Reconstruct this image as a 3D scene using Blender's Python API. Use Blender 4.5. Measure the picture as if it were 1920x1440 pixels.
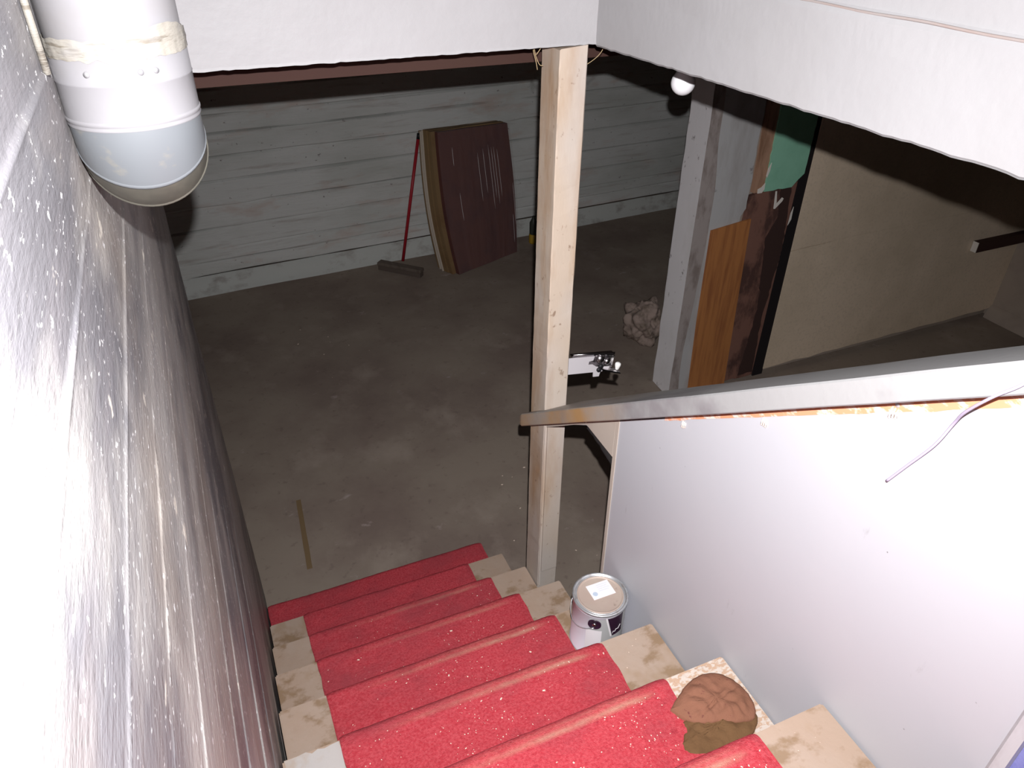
import bpy, bmesh, math, random
import numpy as np
from mathutils import Vector, Matrix, noise, geometry

random.seed(7)
rnd = random.Random(11)
C = bpy.context.scene.collection
for o in list(bpy.data.objects): bpy.data.objects.remove(o, do_unlink=True)

# The scene is measured from eye height: x right, y down the stairs, z up.
H = 2.834                       # eye height above the basement floor (floor ends up at z = 0)

# ---------------------------------------------------------------- camera
cam_d = bpy.data.cameras.new('camera'); cam = bpy.data.objects.new('camera', cam_d); C.objects.link(cam)
right = Vector((0.91803858, -0.39636601, 0.00995719))
upv = Vector((0.21441033, 0.51741537, 0.82843802))
back = Vector((-0.33351667, -0.75840314, 0.55999224))
R3 = Matrix((right, upv, back)).transposed()
cam.matrix_world = Matrix.Translation((0, 0, H)) @ R3.to_4x4()
cam_d.sensor_width = 36.0; cam_d.lens = 1406.0/1920*36; cam_d.clip_start = 0.01; cam_d.clip_end = 60
bpy.context.scene.camera = cam

# ---------------------------------------------------------------- world, flash, exposure
w = bpy.data.worlds.new('world'); bpy.context.scene.world = w; w.use_nodes = True
w.node_tree.nodes['Background'].inputs[0].default_value = (0.5, 0.45, 0.45, 1)
w.node_tree.nodes['Background'].inputs[1].default_value = 0.02
fl = bpy.data.lights.new('camera_flash', 'AREA'); fl.shape = 'DISK'; fl.size = 0.014; fl.spread = math.radians(125)
fl.energy = 42.0; fl.color = (1.0, 0.975, 0.99)
flo = bpy.data.objects.new('camera_flash', fl); C.objects.link(flo)
flo.matrix_world = Matrix.Translation(Vector((0, 0, H)) + upv*0.077 + right*0.016 + back*0.0) @ R3.to_4x4()
vs = bpy.context.scene.view_settings
vs.view_transform = 'Standard'; vs.look = 'None'; vs.gamma = 1; vs.use_curve_mapping = False; vs.exposure = 0.0

# ---------------------------------------------------------------- materials
def mat(name, base, layers=(), rough=0.8, spec=0.3, metal=0.0, bump=(), attr=None, alpha=None, trans=0.0):
    m = bpy.data.materials.new(name); m.use_nodes = True
    nt = m.node_tree; N = nt.nodes; L = nt.links
    b = N['Principled BSDF']
    b.inputs['Roughness'].default_value = rough; b.inputs['Metallic'].default_value = metal
    b.inputs['Specular IOR Level'].default_value = spec
    if trans: b.inputs['Transmission Weight'].default_value = trans
    if alpha is not None: b.inputs['Alpha'].default_value = alpha
    tc = N.new('ShaderNodeTexCoord')
    def tex(kind, scale, detail, seed=0.0):
        mp = N.new('ShaderNodeMapping'); mp.inputs['Scale'].default_value = scale
        mp.inputs['Location'].default_value = (seed*1.7, seed*2.3, seed*0.9)
        L.new(tc.outputs['Object'], mp.inputs['Vector'])
        if kind == 'n':
            t = N.new('ShaderNodeTexNoise'); t.inputs['Scale'].default_value = 1; t.inputs['Detail'].default_value = detail
            t.inputs['Roughness'].default_value = 0.62
            L.new(mp.outputs[0], t.inputs['Vector']); return t.outputs['Fac']
        if kind == 'v':
            t = N.new('ShaderNodeTexVoronoi'); t.inputs['Scale'].default_value = 1
            L.new(mp.outputs[0], t.inputs['Vector']); return t.outputs['Distance']
    col = None
    rgb = N.new('ShaderNodeRGB'); rgb.outputs[0].default_value = (*base, 1); col = rgb.outputs[0]
    for i, (kind, scale, detail, lo, hi, c, amt) in enumerate(layers):
        f = tex(kind, scale, detail, i+1)
        mr = N.new('ShaderNodeMapRange'); mr.inputs['From Min'].default_value = lo; mr.inputs['From Max'].default_value = hi
        mr.inputs['To Min'].default_value = 0; mr.inputs['To Max'].default_value = amt
        L.new(f, mr.inputs['Value'])
        mx = N.new('ShaderNodeMix'); mx.data_type = 'RGBA'
        L.new(mr.outputs[0], mx.inputs['Factor']); L.new(col, mx.inputs['A']); mx.inputs['B'].default_value = (*c, 1)
        col = mx.outputs['Result']
    if attr:
        at = N.new('ShaderNodeAttribute'); at.attribute_name = attr[0]
        f = tex('n', attr[2], 4, 9)
        mu = N.new('ShaderNodeMath'); mu.operation = 'MULTIPLY_ADD'; L.new(f, mu.inputs[0]); mu.inputs[1].default_value = 1.9; mu.inputs[2].default_value = -0.05
        m2 = N.new('ShaderNodeMath'); m2.operation = 'MULTIPLY'; m2.use_clamp = True
        L.new(mu.outputs[0], m2.inputs[0]); L.new(at.outputs['Fac'], m2.inputs[1])
        mx = N.new('ShaderNodeMix'); mx.data_type = 'RGBA'
        L.new(m2.outputs[0], mx.inputs['Factor']); L.new(col, mx.inputs['A']); mx.inputs['B'].default_value = (*attr[1], 1)
        col = mx.outputs['Result']
    L.new(col, b.inputs['Base Color'])
    prev = None
    for i, (kind, scale, detail, strength, dist) in enumerate(bump):
        f = tex(kind, scale, detail, 20+i)
        bp = N.new('ShaderNodeBump'); bp.inputs['Strength'].default_value = strength; bp.inputs['Distance'].default_value = dist
        L.new(f, bp.inputs['Height'])
        if prev: L.new(prev, bp.inputs['Normal'])
        prev = bp.outputs[0]
    if prev: L.new(prev, b.inputs['Normal'])
    return m

M = {}
M['left_wall'] = mat('painted_board_formed_concrete', (0.385, 0.372, 0.355), [
    ('n', (1.2, 1.3, 3.6), 4, 0.46, 0.60, (0.090, 0.090, 0.110), 0.78),
    ('n', (3, 1.6, 30), 5, 0.50, 0.68, (0.218, 0.2047, 0.2168), 0.5),
    ('n', (2, 0.9, 2.2), 4, 0.52, 0.66, (0.338, 0.2842, 0.2344), 0.45),
    ('n', (130, 55, 130), 3, 0.64, 0.69, (0.80, 0.80, 0.80), 0.9),
    ('n', (22, 9, 22), 4, 0.66, 0.70, (0.72, 0.68, 0.60), 0.9)], rough=0.5, spec=0.4,
    bump=[('n', (30, 8, 260), 3, 0.30, 0.0012), ('n', (120, 50, 120), 3, 0.45, 0.0022), ('n', (14, 7, 14), 3, 0.4, 0.004)])
M['header'] = mat('white_painted_plaster', (0.3404, 0.3367, 0.3441), [
    ('n', (3, 3, 3), 4, 0.45, 0.75, (0.3034, 0.296, 0.2997), 0.6)], rough=0.55, spec=0.35,
    bump=[('n', (60, 60, 60), 4, 0.25, 0.003), ('n', (9, 9, 9), 3, 0.35, 0.010)])
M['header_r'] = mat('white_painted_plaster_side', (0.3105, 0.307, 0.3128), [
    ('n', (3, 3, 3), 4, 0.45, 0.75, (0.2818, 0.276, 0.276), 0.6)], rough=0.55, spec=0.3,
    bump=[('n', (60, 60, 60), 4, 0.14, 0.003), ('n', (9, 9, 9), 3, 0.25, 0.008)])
M['joint'] = mat('pinkish_stained_joint', (0.2728, 0.217, 0.1984), [('n', (12, 12, 40), 4, 0.4, 0.7, (0.2852, 0.2666, 0.2604), 0.9)], rough=0.7)
M['panel'] = mat('grey_white_painted_hardboard', (0.4479, 0.4571, 0.489), [
    ('n', (2, 2, 2), 4, 0.4, 0.8, (0.4799, 0.4817, 0.5056), 0.6),
    ('n', (55, 30, 45), 3, 0.735, 0.76, (0.128, 0.1143, 0.116), 0.8),
    ('n', (9, 22, 7), 5, 0.70, 0.78, (0.2719, 0.2612, 0.2735), 0.5)], rough=0.42, spec=0.35,
    bump=[('n', (40, 40, 40), 3, 0.12, 0.002)])
M['trim_white'] = mat('white_gloss_paint', (0.465, 0.465, 0.4875), [('n', (30, 30, 12), 4, 0.5, 0.7, (0.375, 0.36, 0.375), 0.6)], rough=0.4,
    bump=[('n', (60, 60, 20), 4, 0.3, 0.002)])
M['blue'] = mat('lavender_blue_paint', (0.16, 0.17, 0.42), [('n', (80, 80, 80), 3, 0.4, 0.6, (0.22, 0.23, 0.48), 0.7)], rough=0.8)
M['cap'] = mat('scuffed_white_rail_paint', (0.3062, 0.3062, 0.3062), [
    ('n', (6, 3, 3), 5, 0.52, 0.64, (0.1901, 0.1742, 0.1848), 0.7),
    ('n', (30, 30, 30), 3, 0.72, 0.75, (0.2006, 0.2006, 0.1795), 0.9)], rough=0.45, spec=0.4,
    attr=('wear', (0.40, 0.24, 0.11), (9, 9, 9)), bump=[('n', (50, 50, 50), 4, 0.25, 0.002)])
M['orange_wood'] = mat('bare_orange_wood_edge', (0.62, 0.27, 0.15), [('n', (60, 30, 60), 4, 0.5, 0.62, (0.72, 0.60, 0.54), 0.9)], rough=0.8)
M['post'] = mat('dirty_cream_paint', (0.464, 0.384, 0.308), [
    ('n', (7, 7, 1.6), 5, 0.46, 0.66, (0.32, 0.184, 0.088), 0.75),
    ('n', (2.2, 2.2, 1.0), 3, 0.50, 0.66, (0.464, 0.448, 0.44), 0.6),
    ('n', (45, 45, 30), 4, 0.64, 0.72, (0.176, 0.104, 0.064), 0.7)], rough=0.6, spec=0.3,
    bump=[('n', (40, 40, 12), 4, 0.35, 0.003)])
M['gusset'] = mat('cream_painted_board', (0.462, 0.406, 0.35), [('n', (8, 8, 8), 4, 0.5, 0.75, (0.35, 0.28, 0.224), 0.4)], rough=0.6)
M['tread'] = mat('worn_beige_tread_paint', (0.37, 0.2738, 0.2072), [
    ('n', (6, 5, 6), 5, 0.42, 0.66, (0.3996, 0.3182, 0.259), 0.8),
    ('n', (9, 12, 9), 5, 0.53, 0.62, (0.222, 0.1406, 0.074), 0.75),
    ('n', (5, 4, 5), 4, 0.58, 0.66, (0.296, 0.1998, 0.1184), 0.5)], rough=0.6, spec=0.35,
    bump=[('n', (40, 40, 40), 5, 0.4, 0.003)])
M['tread_white'] = mat('white_repainted_tread', (0.4464, 0.4212, 0.4032), [
    ('n', (9, 6, 9), 5, 0.50, 0.68, (0.3744, 0.2808, 0.2016), 0.9)], rough=0.5, bump=[('n', (30, 30, 30), 4, 0.3, 0.003)])
M['tread_flaky'] = mat('flaking_tread_paint', (0.4408, 0.304, 0.2128), [
    ('n', (60, 110, 60), 4, 0.46, 0.53, (0.5472, 0.494, 0.4408), 0.85),
    ('n', (30, 30, 30), 4, 0.64, 0.72, (0.2128, 0.1064, 0.076), 0.7)], rough=0.65, bump=[('n', (70, 70, 70), 4, 0.6, 0.003)])
M['stringer'] = mat('dark_wood_stringer', (0.10, 0.075, 0.055), rough=0.8)
M['carpet'] = mat('red_pile_carpet', (0.4512, 0.0408, 0.0558), [
    ('n', (160, 160, 160), 3, 0.38, 0.66, (0.5776, 0.0952, 0.1122), 0.8),
    ('n', (4, 6, 4), 4, 0.48, 0.72, (0.3249, 0.0578, 0.0714), 0.75),
    ('n', (26, 26, 26), 4, 0.62, 0.74, (0.2527, 0.0204, 0.034), 0.6)], rough=0.95, spec=0.1,
    attr=('wear', (0.50, 0.36, 0.25), (24, 60, 60)),
    bump=[('n', (420, 420, 420), 3, 0.8, 0.004), ('n', (60, 60, 60), 3, 0.4, 0.006)])
M['crumb'] = mat('plaster_crumb', (0.80, 0.66, 0.55), rough=0.8)
M['floor'] = mat('dark_stained_concrete', (0.2987, 0.2472, 0.2009), [
    ('n', (1.3, 1.3, 1), 5, 0.42, 0.66, (0.206, 0.1545, 0.1318), 0.8),
    ('n', (2.8, 2.2, 1), 6, 0.54, 0.70, (0.3708, 0.309, 0.2575), 0.7),
    ('n', (20, 20, 1), 4, 0.60, 0.70, (0.1648, 0.1185, 0.103), 0.4),
    ('n', (5, 7, 1), 6, 0.66, 0.74, (0.515, 0.4326, 0.412), 0.6)], rough=0.85, spec=0.15,
    bump=[('n', (30, 30, 30), 5, 0.3, 0.004)])
M['far_wall'] = mat('whitewashed_board_formed_concrete', (0.6608, 0.6718, 0.6509), [
    ('n', (0.8, 1, 2.2), 4, 0.45, 0.70, (0.4956, 0.5124, 0.4765), 0.8),
    ('n', (2, 2, 26), 6, 0.56, 0.72, (0.3894, 0.3416, 0.3138), 0.6),
    ('n', (26, 26, 30), 4, 0.67, 0.73, (0.118, 0.0797, 0.0814), 0.8),
    ('n', (2, 2, 6), 4, 0.56, 0.70, (0.5428, 0.3872, 0.3254), 0.5)], rough=0.85, spec=0.1,
    bump=[('n', (8, 8, 60), 4, 0.5, 0.008)])
M['curb'] = mat('pale_concrete_curb', (0.56, 0.58, 0.55), [('n', (5, 5, 9), 5, 0.5, 0.68, (0.30, 0.27, 0.25), 0.8)], rough=0.85)
M['ceiling'] = mat('old_ceiling_boards', (0.16, 0.10, 0.07), rough=0.9)
M['girder'] = mat('dark_brown_timber', (0.05, 0.0225, 0.0175), [('n', (2, 8, 20), 4, 0.4, 0.7, (0.05, 0.025, 0.0175), 0.8)], rough=0.8)
M['pier_light'] = mat('white_pier_paint', (0.88, 0.858, 0.869), [('n', (20, 20, 14), 5, 0.64, 0.71, (0.176, 0.132, 0.132), 0.8),
    ('n', (4, 4, 2), 4, 0.5, 0.7, (0.748, 0.726, 0.704), 0.6)], rough=0.8, bump=[('n', (30, 30, 30), 4, 0.3, 0.004)])
M['pier_dirty'] = mat('grimy_concrete', (0.3795, 0.3335, 0.3162), [('n', (12, 12, 5), 6, 0.48, 0.64, (0.207, 0.1667, 0.1495), 0.8)], rough=0.85)
M['pier_grey'] = mat('grey_blue_plaster', (0.4914, 0.4914, 0.4914), [
    ('n', (6, 6, 1.5), 5, 0.45, 0.66, (0.3627, 0.3334, 0.3217), 0.8),
    ('n', (9, 9, 9), 5, 0.66, 0.72, (0.1404, 0.1053, 0.117), 0.6)], rough=0.85, bump=[('n', (30, 30, 30), 4, 0.3, 0.004)])
M['plywood'] = mat('orange_plywood', (0.46, 0.1898, 0.0633), [
    ('n', (30, 3, 2.2), 5, 0.45, 0.65, (0.2875, 0.1035, 0.0403), 0.8), ('n', (9, 9, 5), 3, 0.70, 0.74, (0.0805, 0.0345, 0.023), 0.9)], rough=0.7)
M['brown_board'] = mat('dark_brown_board', (0.22, 0.11, 0.0825), [
    ('n', (6, 6, 3), 5, 0.50, 0.60, (0.066, 0.033, 0.0286), 0.85)], rough=0.85)
M['stud'] = mat('brown_stud', (0.44, 0.264, 0.176), [('n', (20, 20, 4), 4, 0.45, 0.65, (0.242, 0.132, 0.077), 0.8)], rough=0.8)
M['green'] = mat('green_drywall', (0.288, 0.6, 0.432), [('n', (10, 10, 10), 4, 0.45, 0.70, (0.24, 0.528, 0.372), 0.7)], rough=0.8)
M['dark_strip'] = mat('charred_brown_strip', (0.05, 0.026, 0.022), rough=0.95)
M['gap'] = mat('black_strip', (0.012, 0.009, 0.010), rough=0.95)  # plain near-black for the strip between brown and tan boards
M['tan'] = mat('tan_wallboard', (0.792, 0.6496, 0.495), [('n', (1.5, 1.5, 1.2), 4, 0.42, 0.68, (0.624, 0.5104, 0.374), 0.8),
    ('n', (60, 60, 60), 3, 0.5, 0.7, (0.54, 0.4408, 0.33), 0.4)], rough=0.85)
M['torn'] = mat('torn_paper_and_lit_end', (0.80, 0.76, 0.70), rough=0.8)  # also colours the light-struck end plate of the ledger
M['side_wall'] = mat('dim_painted_block', (0.396, 0.33, 0.275), [('n', (3, 3, 3), 4, 0.45, 0.7, (0.286, 0.231, 0.198), 0.8)], rough=0.85)
M['cardboard'] = mat('brown_cardboard', (0.125, 0.048, 0.040), [('n', (5, 5, 4), 4, 0.45, 0.68, (0.085, 0.036, 0.038), 0.8)], rough=0.6)
M['cardboard_tan'] = mat('tan_cardboard_side', (0.24, 0.155, 0.075), [('n', (5, 5, 4), 4, 0.45, 0.68, (0.19, 0.11, 0.05), 0.8)], rough=0.7)
M['cardboard_edge'] = mat('pale_cardboard_edge', (0.55, 0.48, 0.40), rough=0.7)
M['film'] = mat('clear_plastic_film', (0.55, 0.45, 0.45), rough=0.22, spec=0.7, alpha=0.09,
    bump=[('n', (16, 16, 1.0), 3, 0.8, 0.02)])
M['film_streak'] = mat('plastic_film_streak', (0.55, 0.50, 0.50), rough=0.3, spec=0.6)  # opaque pale colour for thin streaks just in front of the film
M['red_stick'] = mat('red_handle_paint', (0.36, 0.018, 0.028), rough=0.4)
M['black'] = mat('black_plastic', (0.01, 0.01, 0.012), rough=0.5)
M['broom_wood'] = mat('dull_wood_block', (0.15, 0.12, 0.0975), [('n', (30, 6, 6), 4, 0.4, 0.7, (0.0975, 0.075, 0.06), 0.8)], rough=0.8)
M['bristle'] = mat('brown_bristles', (0.11, 0.085, 0.07), rough=0.9)
M['yellow'] = mat('yellow_plastic', (0.45, 0.28, 0.03), rough=0.5)
M['dark_bottle'] = mat('dark_green_plastic', (0.05, 0.055, 0.045), rough=0.4)
M['bulb'] = mat('frosted_bulb_glass', (0.80, 0.80, 0.82), rough=0.25, spec=0.5)
M['brass'] = mat('brass_screw_base', (0.45, 0.33, 0.15), metal=1.0, rough=0.4)
M['duct'] = mat('white_painted_duct', (0.1452, 0.143, 0.1496), [('n', (5, 5, 9), 4, 0.55, 0.72, (0.132, 0.1254, 0.121), 0.6)], rough=0.38, spec=0.4,
    bump=[('n', (25, 25, 25), 3, 0.12, 0.003)])
M['duct_shaded'] = mat('shaded_galvanised_duct', (0.0851, 0.092, 0.0989), [('n', (20, 20, 30), 4, 0.6, 0.68, (0.1196, 0.115, 0.1012), 0.8)], rough=0.42, spec=0.4)  # grey includes the shade on elbow segments that turn downward
M['duct_deep_shade'] = mat('deep_shaded_galvanised_elbow', (0.0713, 0.069, 0.0575), [('n', (30, 30, 30), 4, 0.45, 0.65, (0.092, 0.0874, 0.0713), 0.8)], rough=0.45, metal=0.2)  # darker still: deeper shade of the downward-facing segment is in the colour
M['tape'] = mat('stained_duct_tape', (0.165, 0.155, 0.135), [('n', (14, 14, 120), 5, 0.55, 0.60, (0.085, 0.072, 0.055), 0.8),
    ('n', (9, 9, 20), 4, 0.5, 0.6, (0.155, 0.15, 0.145), 0.8)], rough=0.7, bump=[('n', (30, 30, 120), 4, 0.6, 0.003)])
M['can_steel'] = mat('can_steel', (0.62, 0.64, 0.66), [('n', (60, 60, 60), 3, 0.55, 0.65, (0.45, 0.42, 0.40), 0.7)], rough=0.32, metal=0.75)
M['can_body'] = mat('can_white_lilac_label', (0.66, 0.638, 0.704), [('n', (8, 8, 5), 3, 0.45, 0.7, (0.594, 0.55, 0.627), 0.8)], rough=0.4, spec=0.5)
M['can_lid'] = mat('tan_paint_lid', (0.442, 0.348, 0.2958), [('n', (26, 26, 26), 4, 0.60, 0.70, (0.187, 0.1218, 0.1044), 0.9),
    ('n', (9, 9, 9), 3, 0.45, 0.7, (0.476, 0.4089, 0.348), 0.8)], rough=0.5, metal=0.2)
M['label_grey'] = mat('grey_green_label', (0.40, 0.41, 0.41), rough=0.5)
M['label_white'] = mat('white_label_paper', (0.74, 0.72, 0.74), rough=0.6)
M['label_dark'] = mat('dark_plum_label', (0.028, 0.010, 0.026), rough=0.35, spec=0.6)
M['label_blue'] = mat('pale_blue_print', (0.42, 0.50, 0.60), rough=0.6)
M['chrome'] = mat('bright_steel', (0.75, 0.72, 0.74), metal=1.0, rough=0.22)
M['plate'] = mat('zinc_plate', (0.64, 0.608, 0.632), metal=0.25, rough=0.4, spec=0.5)
M['nylon'] = mat('white_nylon', (0.75, 0.75, 0.72), rough=0.5)
M['rag'] = mat('orange_brown_rag', (0.2232, 0.1023, 0.0651), [('n', (9, 9, 9), 4, 0.42, 0.70, (0.186, 0.0868, 0.0527), 0.8),
    ('n', (90, 90, 90), 3, 0.66, 0.72, (0.0992, 0.0248, 0.031), 0.7)], rough=0.95, spec=0.1, bump=[('n', (220, 220, 220), 2, 0.5, 0.002)])
M['rag_shaded'] = mat('olive_brown_shaded_rag', (0.1395, 0.0763, 0.0363), [('n', (14, 14, 14), 4, 0.45, 0.66, (0.1004, 0.0559, 0.0266), 0.8)], rough=0.95, spec=0.1,
    bump=[('n', (220, 220, 220), 2, 0.5, 0.002)])  # olive tone holds the fold's shadow as well as the cloth's underside
M['cord'] = mat('lavender_cord', (0.42, 0.37, 0.50), rough=0.5)
M['twine'] = mat('straw_twine', (0.42, 0.32, 0.18), rough=0.9)
M['lath'] = mat('wood_lath', (0.20, 0.135, 0.07), rough=0.8)
M['clump'] = mat('dirty_insulation', (0.3168, 0.2464, 0.2112), [('n', (12, 12, 12), 5, 0.45, 0.65, (0.1144, 0.088, 0.0616), 0.8)], rough=0.95,
    bump=[('n', (40, 40, 40), 4, 0.35, 0.01)])
M['drip'] = mat('dried_paint_drip', (0.66, 0.58, 0.53), rough=0.35, spec=0.5)
M['shadow_mould'] = mat('shadow_mould_black', (0.012, 0.01, 0.01), rough=1.0)  # one black for the tongue's shadow and the dark mould
M['screw'] = mat('screw_head', (0.62, 0.60, 0.62), metal=0.6, rough=0.35)

# ---------------------------------------------------------------- helpers
def empty(name, loc, label=None, cat=None, kind=None, group=None):
    o = bpy.data.objects.new(name, None); C.objects.link(o); o.location = loc; o.empty_display_size = 0.05
    tag(o, label, cat, kind, group); return o
def tag(o, label=None, cat=None, kind=None, group=None):
    if label: o['label'] = label
    if cat: o['category'] = cat
    if kind: o['kind'] = kind
    if group: o['group'] = group
    return o
def wloc(o):
    v = Vector((0, 0, 0))
    while o: v += o.location; o = o.parent
    return v
def link(name, me, material, parent=None, loc=None):
    """mesh given in scene coordinates; loc is the origin of a top-level object"""
    o = bpy.data.objects.new(name, me); C.objects.link(o)
    if material: me.materials.append(M[material])
    org = wloc(parent) if parent else Vector(loc if loc else (0, 0, 0))
    me.transform(Matrix.Translation(-org))
    if parent: o.parent = parent
    else: o.location = org
    return o
def pyd(name, verts, faces, material, parent=None, loc=None, smooth=False, fix=False):
    me = bpy.data.meshes.new(name); me.from_pydata([tuple(v) for v in verts], [], faces); me.update()
    if fix:
        bm = bmesh.new(); bm.from_mesh(me); bmesh.ops.recalc_face_normals(bm, faces=bm.faces); bm.to_mesh(me); bm.free()
    if smooth: me.polygons.foreach_set('use_smooth', [True]*len(me.polygons))
    return link(name, me, material, parent, loc)
def bmo(name, bm, material, parent=None, loc=None, smooth=False):
    bmesh.ops.recalc_face_normals(bm, faces=bm.faces)
    me = bpy.data.meshes.new(name); bm.to_mesh(me); bm.free()
    if smooth:
        me.polygons.foreach_set('use_smooth', [True]*len(me.polygons))
    return link(name, me, material, parent, loc)
def box(name, x0, x1, y0, y1, z0, z1, material, parent=None, loc=None, bevel=0.0, seg=2):
    bm = bmesh.new(); bmesh.ops.create_cube(bm, size=1)
    for v in bm.verts:
        v.co = Vector((x0+(x1-x0)*(v.co.x+.5), y0+(y1-y0)*(v.co.y+.5), z0+(z1-z0)*(v.co.z+.5)))
    if bevel: bmesh.ops.bevel(bm, geom=bm.edges[:], offset=bevel, segments=seg, affect='EDGES', profile=0.6)
    return bmo(name, bm, material, parent, loc)
def prism(name, poly, axis, a0, a1, material, parent=None, loc=None, bevel=0.0):
    """extrude a 2D outline along x, y or z between a0 and a1"""
    def P(p, a): return {'x': (a, p[0], p[1]), 'y': (p[0], a, p[1]), 'z': (p[0], p[1], a)}[axis]
    bm = bmesh.new()
    va = [bm.verts.new(P(p, a0)) for p in poly]; vb = [bm.verts.new(P(p, a1)) for p in poly]
    n = len(poly)
    bm.faces.new(va); bm.faces.new(vb[::-1])
    for i in range(n): bm.faces.new((va[i], va[(i+1) % n], vb[(i+1) % n], vb[i]))
    if bevel: bmesh.ops.bevel(bm, geom=[e for e in bm.edges], offset=bevel, segments=1, affect='EDGES')
    return bmo(name, bm, material, parent, loc)
def grid(us, vs_, fn):
    verts = [fn(u, v) for v in vs_ for u in us]; nu = len(us); faces = []
    for j in range(len(vs_)-1):
        for i in range(nu-1):
            a = j*nu+i; faces.append((a, a+1, a+nu+1, a+nu))
    return verts, faces
def tube(name, pts, r, material, parent=None, loc=None, n=8, caps=True):
    pts = [Vector(p) for p in pts]; verts = []; faces = []
    rr = r if isinstance(r, (list, tuple)) else [r]*len(pts)
    ref = Vector((0.13, 0.21, 0.97))
    for i, p in enumerate(pts):
        t = (pts[min(i+1, len(pts)-1)]-pts[max(i-1, 0)]).normalized()
        a = t.cross(ref)
        if a.length < 1e-3: a = t.cross(Vector((1, 0, 0)))
        a.normalize(); b = t.cross(a)
        for k in range(n):
            th = 2*math.pi*k/n; verts.append(p+(a*math.cos(th)+b*math.sin(th))*rr[i])
    for i in range(len(pts)-1):
        for k in range(n):
            faces.append((i*n+k, i*n+(k+1) % n, (i+1)*n+(k+1) % n, (i+1)*n+k))
    if caps: faces.append(tuple(range(n))[::-1]); faces.append(tuple((len(pts)-1)*n+k for k in range(n)))
    return pyd(name, verts, faces, material, parent, loc, smooth=True, fix=True)
def lathe(name, prof, c, material, parent=None, loc=None, n=48, capt=False, capb=False, smooth=True):
    verts = []; faces = []
    for r, z in prof:
        for k in range(n):
            th = 2*math.pi*k/n; verts.append((c[0]+r*math.cos(th), c[1]+r*math.sin(th), c[2]+z))
    for i in range(len(prof)-1):
        for k in range(n): faces.append((i*n+k, i*n+(k+1) % n, (i+1)*n+(k+1) % n, (i+1)*n+k))
    if capb: faces.append(tuple(range(n))[::-1])
    if capt: faces.append(tuple((len(prof)-1)*n+k for k in range(n)))
    return pyd(name, verts, faces, material, parent, loc, smooth=smooth, fix=True)
def nz(x, y, z): return noise.noise(Vector((x, y, z)))
def smoothpts(pts, k=6):
    out = []; P = [Vector(p) for p in pts]; P = [P[0]]+P+[P[-1]]
    for i in range(1, len(P)-2):
        for j in range(k):
            t = j/k; a, b, c, d = P[i-1], P[i], P[i+1], P[i+2]
            out.append(0.5*((2*b)+(c-a)*t+(2*a-5*b+4*c-d)*t*t+(3*b-a-3*c+d)*t**3))
    out.append(P[-2]); return out

ZF = -H                                      # basement floor
def yk(k): return 0.54+0.2643*k              # nose of step k
def zk(k): return -1.306-0.191*k             # top of step k
TOP = 1.05                                   # underside of the upper ceiling

# ================================================================ SETTING
# floor: one slab, slightly uneven
us = np.linspace(-3.0, 7.4, 130); vs2 = np.linspace(-1.2, 6.7, 100)
v, f = grid(us, vs2, lambda x, y: (x, y, ZF+0.004*(nz(x*1.3, y*1.3, 3)-0.2) - 0.002))
o = pyd('floor', v, f, 'floor', smooth=True); tag(o, 'dark stained concrete basement floor', kind='structure')

# left wall: concrete cast against boards, each board a band of its own depth with a fin at the joint
seams = [-0.02-0.1325*i for i in range(-9, 22)]
def left_wall():
    zs = []
    for i, s in enumerate(sorted(seams)):
        for d in (-0.010, -0.005, -0.002, 0, 0.002, 0.005, 0.010, 0.03, 0.05, 0.07, 0.09, 0.11):
            zs.append(s+d)
    zs = sorted(z for z in zs if ZF < z < TOP); zs = [ZF]+zs+[TOP]
    ys = list(np.concatenate([np.arange(-1.2, -0.1, 0.05), np.arange(-0.1, 1.3, 0.0075), np.arange(1.3, 2.68, 0.02), [2.68]]))
    ss = sorted(seams)
    def fn(y, z):
        j = 0
        for i, s in enumerate(ss):
            if z >= s-0.0005: j = i
        wob = 0.004*nz(y*2.3, j*7.1, 1.0)
        fa = 1.0 if y < 0.9 else max(0.3, 1-(y-0.9)*0.8)
        off = fa*0.0030*nz(j*3.7, y*0.6, 5) + 0.0015*nz(y*3, z*7, 2)
        t = (z-ss[j])/0.1325
        off += fa*0.0022*(t-0.5)*(1 if j % 2 else -0.4)
        dn = min(abs(z-s+wob*0) for s in ss)
        jj = min(range(len(ss)), key=lambda q: abs(z-ss[q]))
        amp = max(0.0, 0.35+1.3*nz(y*2.6, jj*3.3, 8)+0.5*nz(y*17, jj*1.3, 3))
        if ss[jj] < -0.60: amp *= 0.55*(0.4+(jj*7 % 5)*0.25)
        if abs(ss[jj]+0.415) < 0.03: amp = max(amp, 0.55)
        off += (0.0026 if y < 1.0 else max(0.0007, 0.0026-0.0022*(y-1.0)))*min(1.3, amp)*math.exp(-(dn/0.0022)**2)
        # rounded off towards its free end
        e = max(0.0, (y-2.62)/0.06); off -= 0.006*e*e
        return (-0.105+off, y, z)
    v, f = grid(ys, zs, fn)
    # close as a slab 0.2 m thick with an end face
    n0 = len(v); nu = len(ys)
    ends = [j*nu+nu-1 for j in range(len(zs))]
    for i in ends: v.append((-0.32, 2.68, v[i][2]))
    for j in range(len(zs)-1): f.append((ends[j], ends[j+1], n0+j+1, n0+j))
    o = pyd('wall_left', v, f, 'left_wall', smooth=True)
    tag(o, 'near left wall of sooty white board-formed concrete', kind='structure')
    # the seams between faces at the end corner must stay sharp
    o.data.polygons.foreach_set('use_smooth', [True]*((nu-1)*(len(zs)-1))+[False]*(len(zs)-1))
left_wall()

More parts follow.
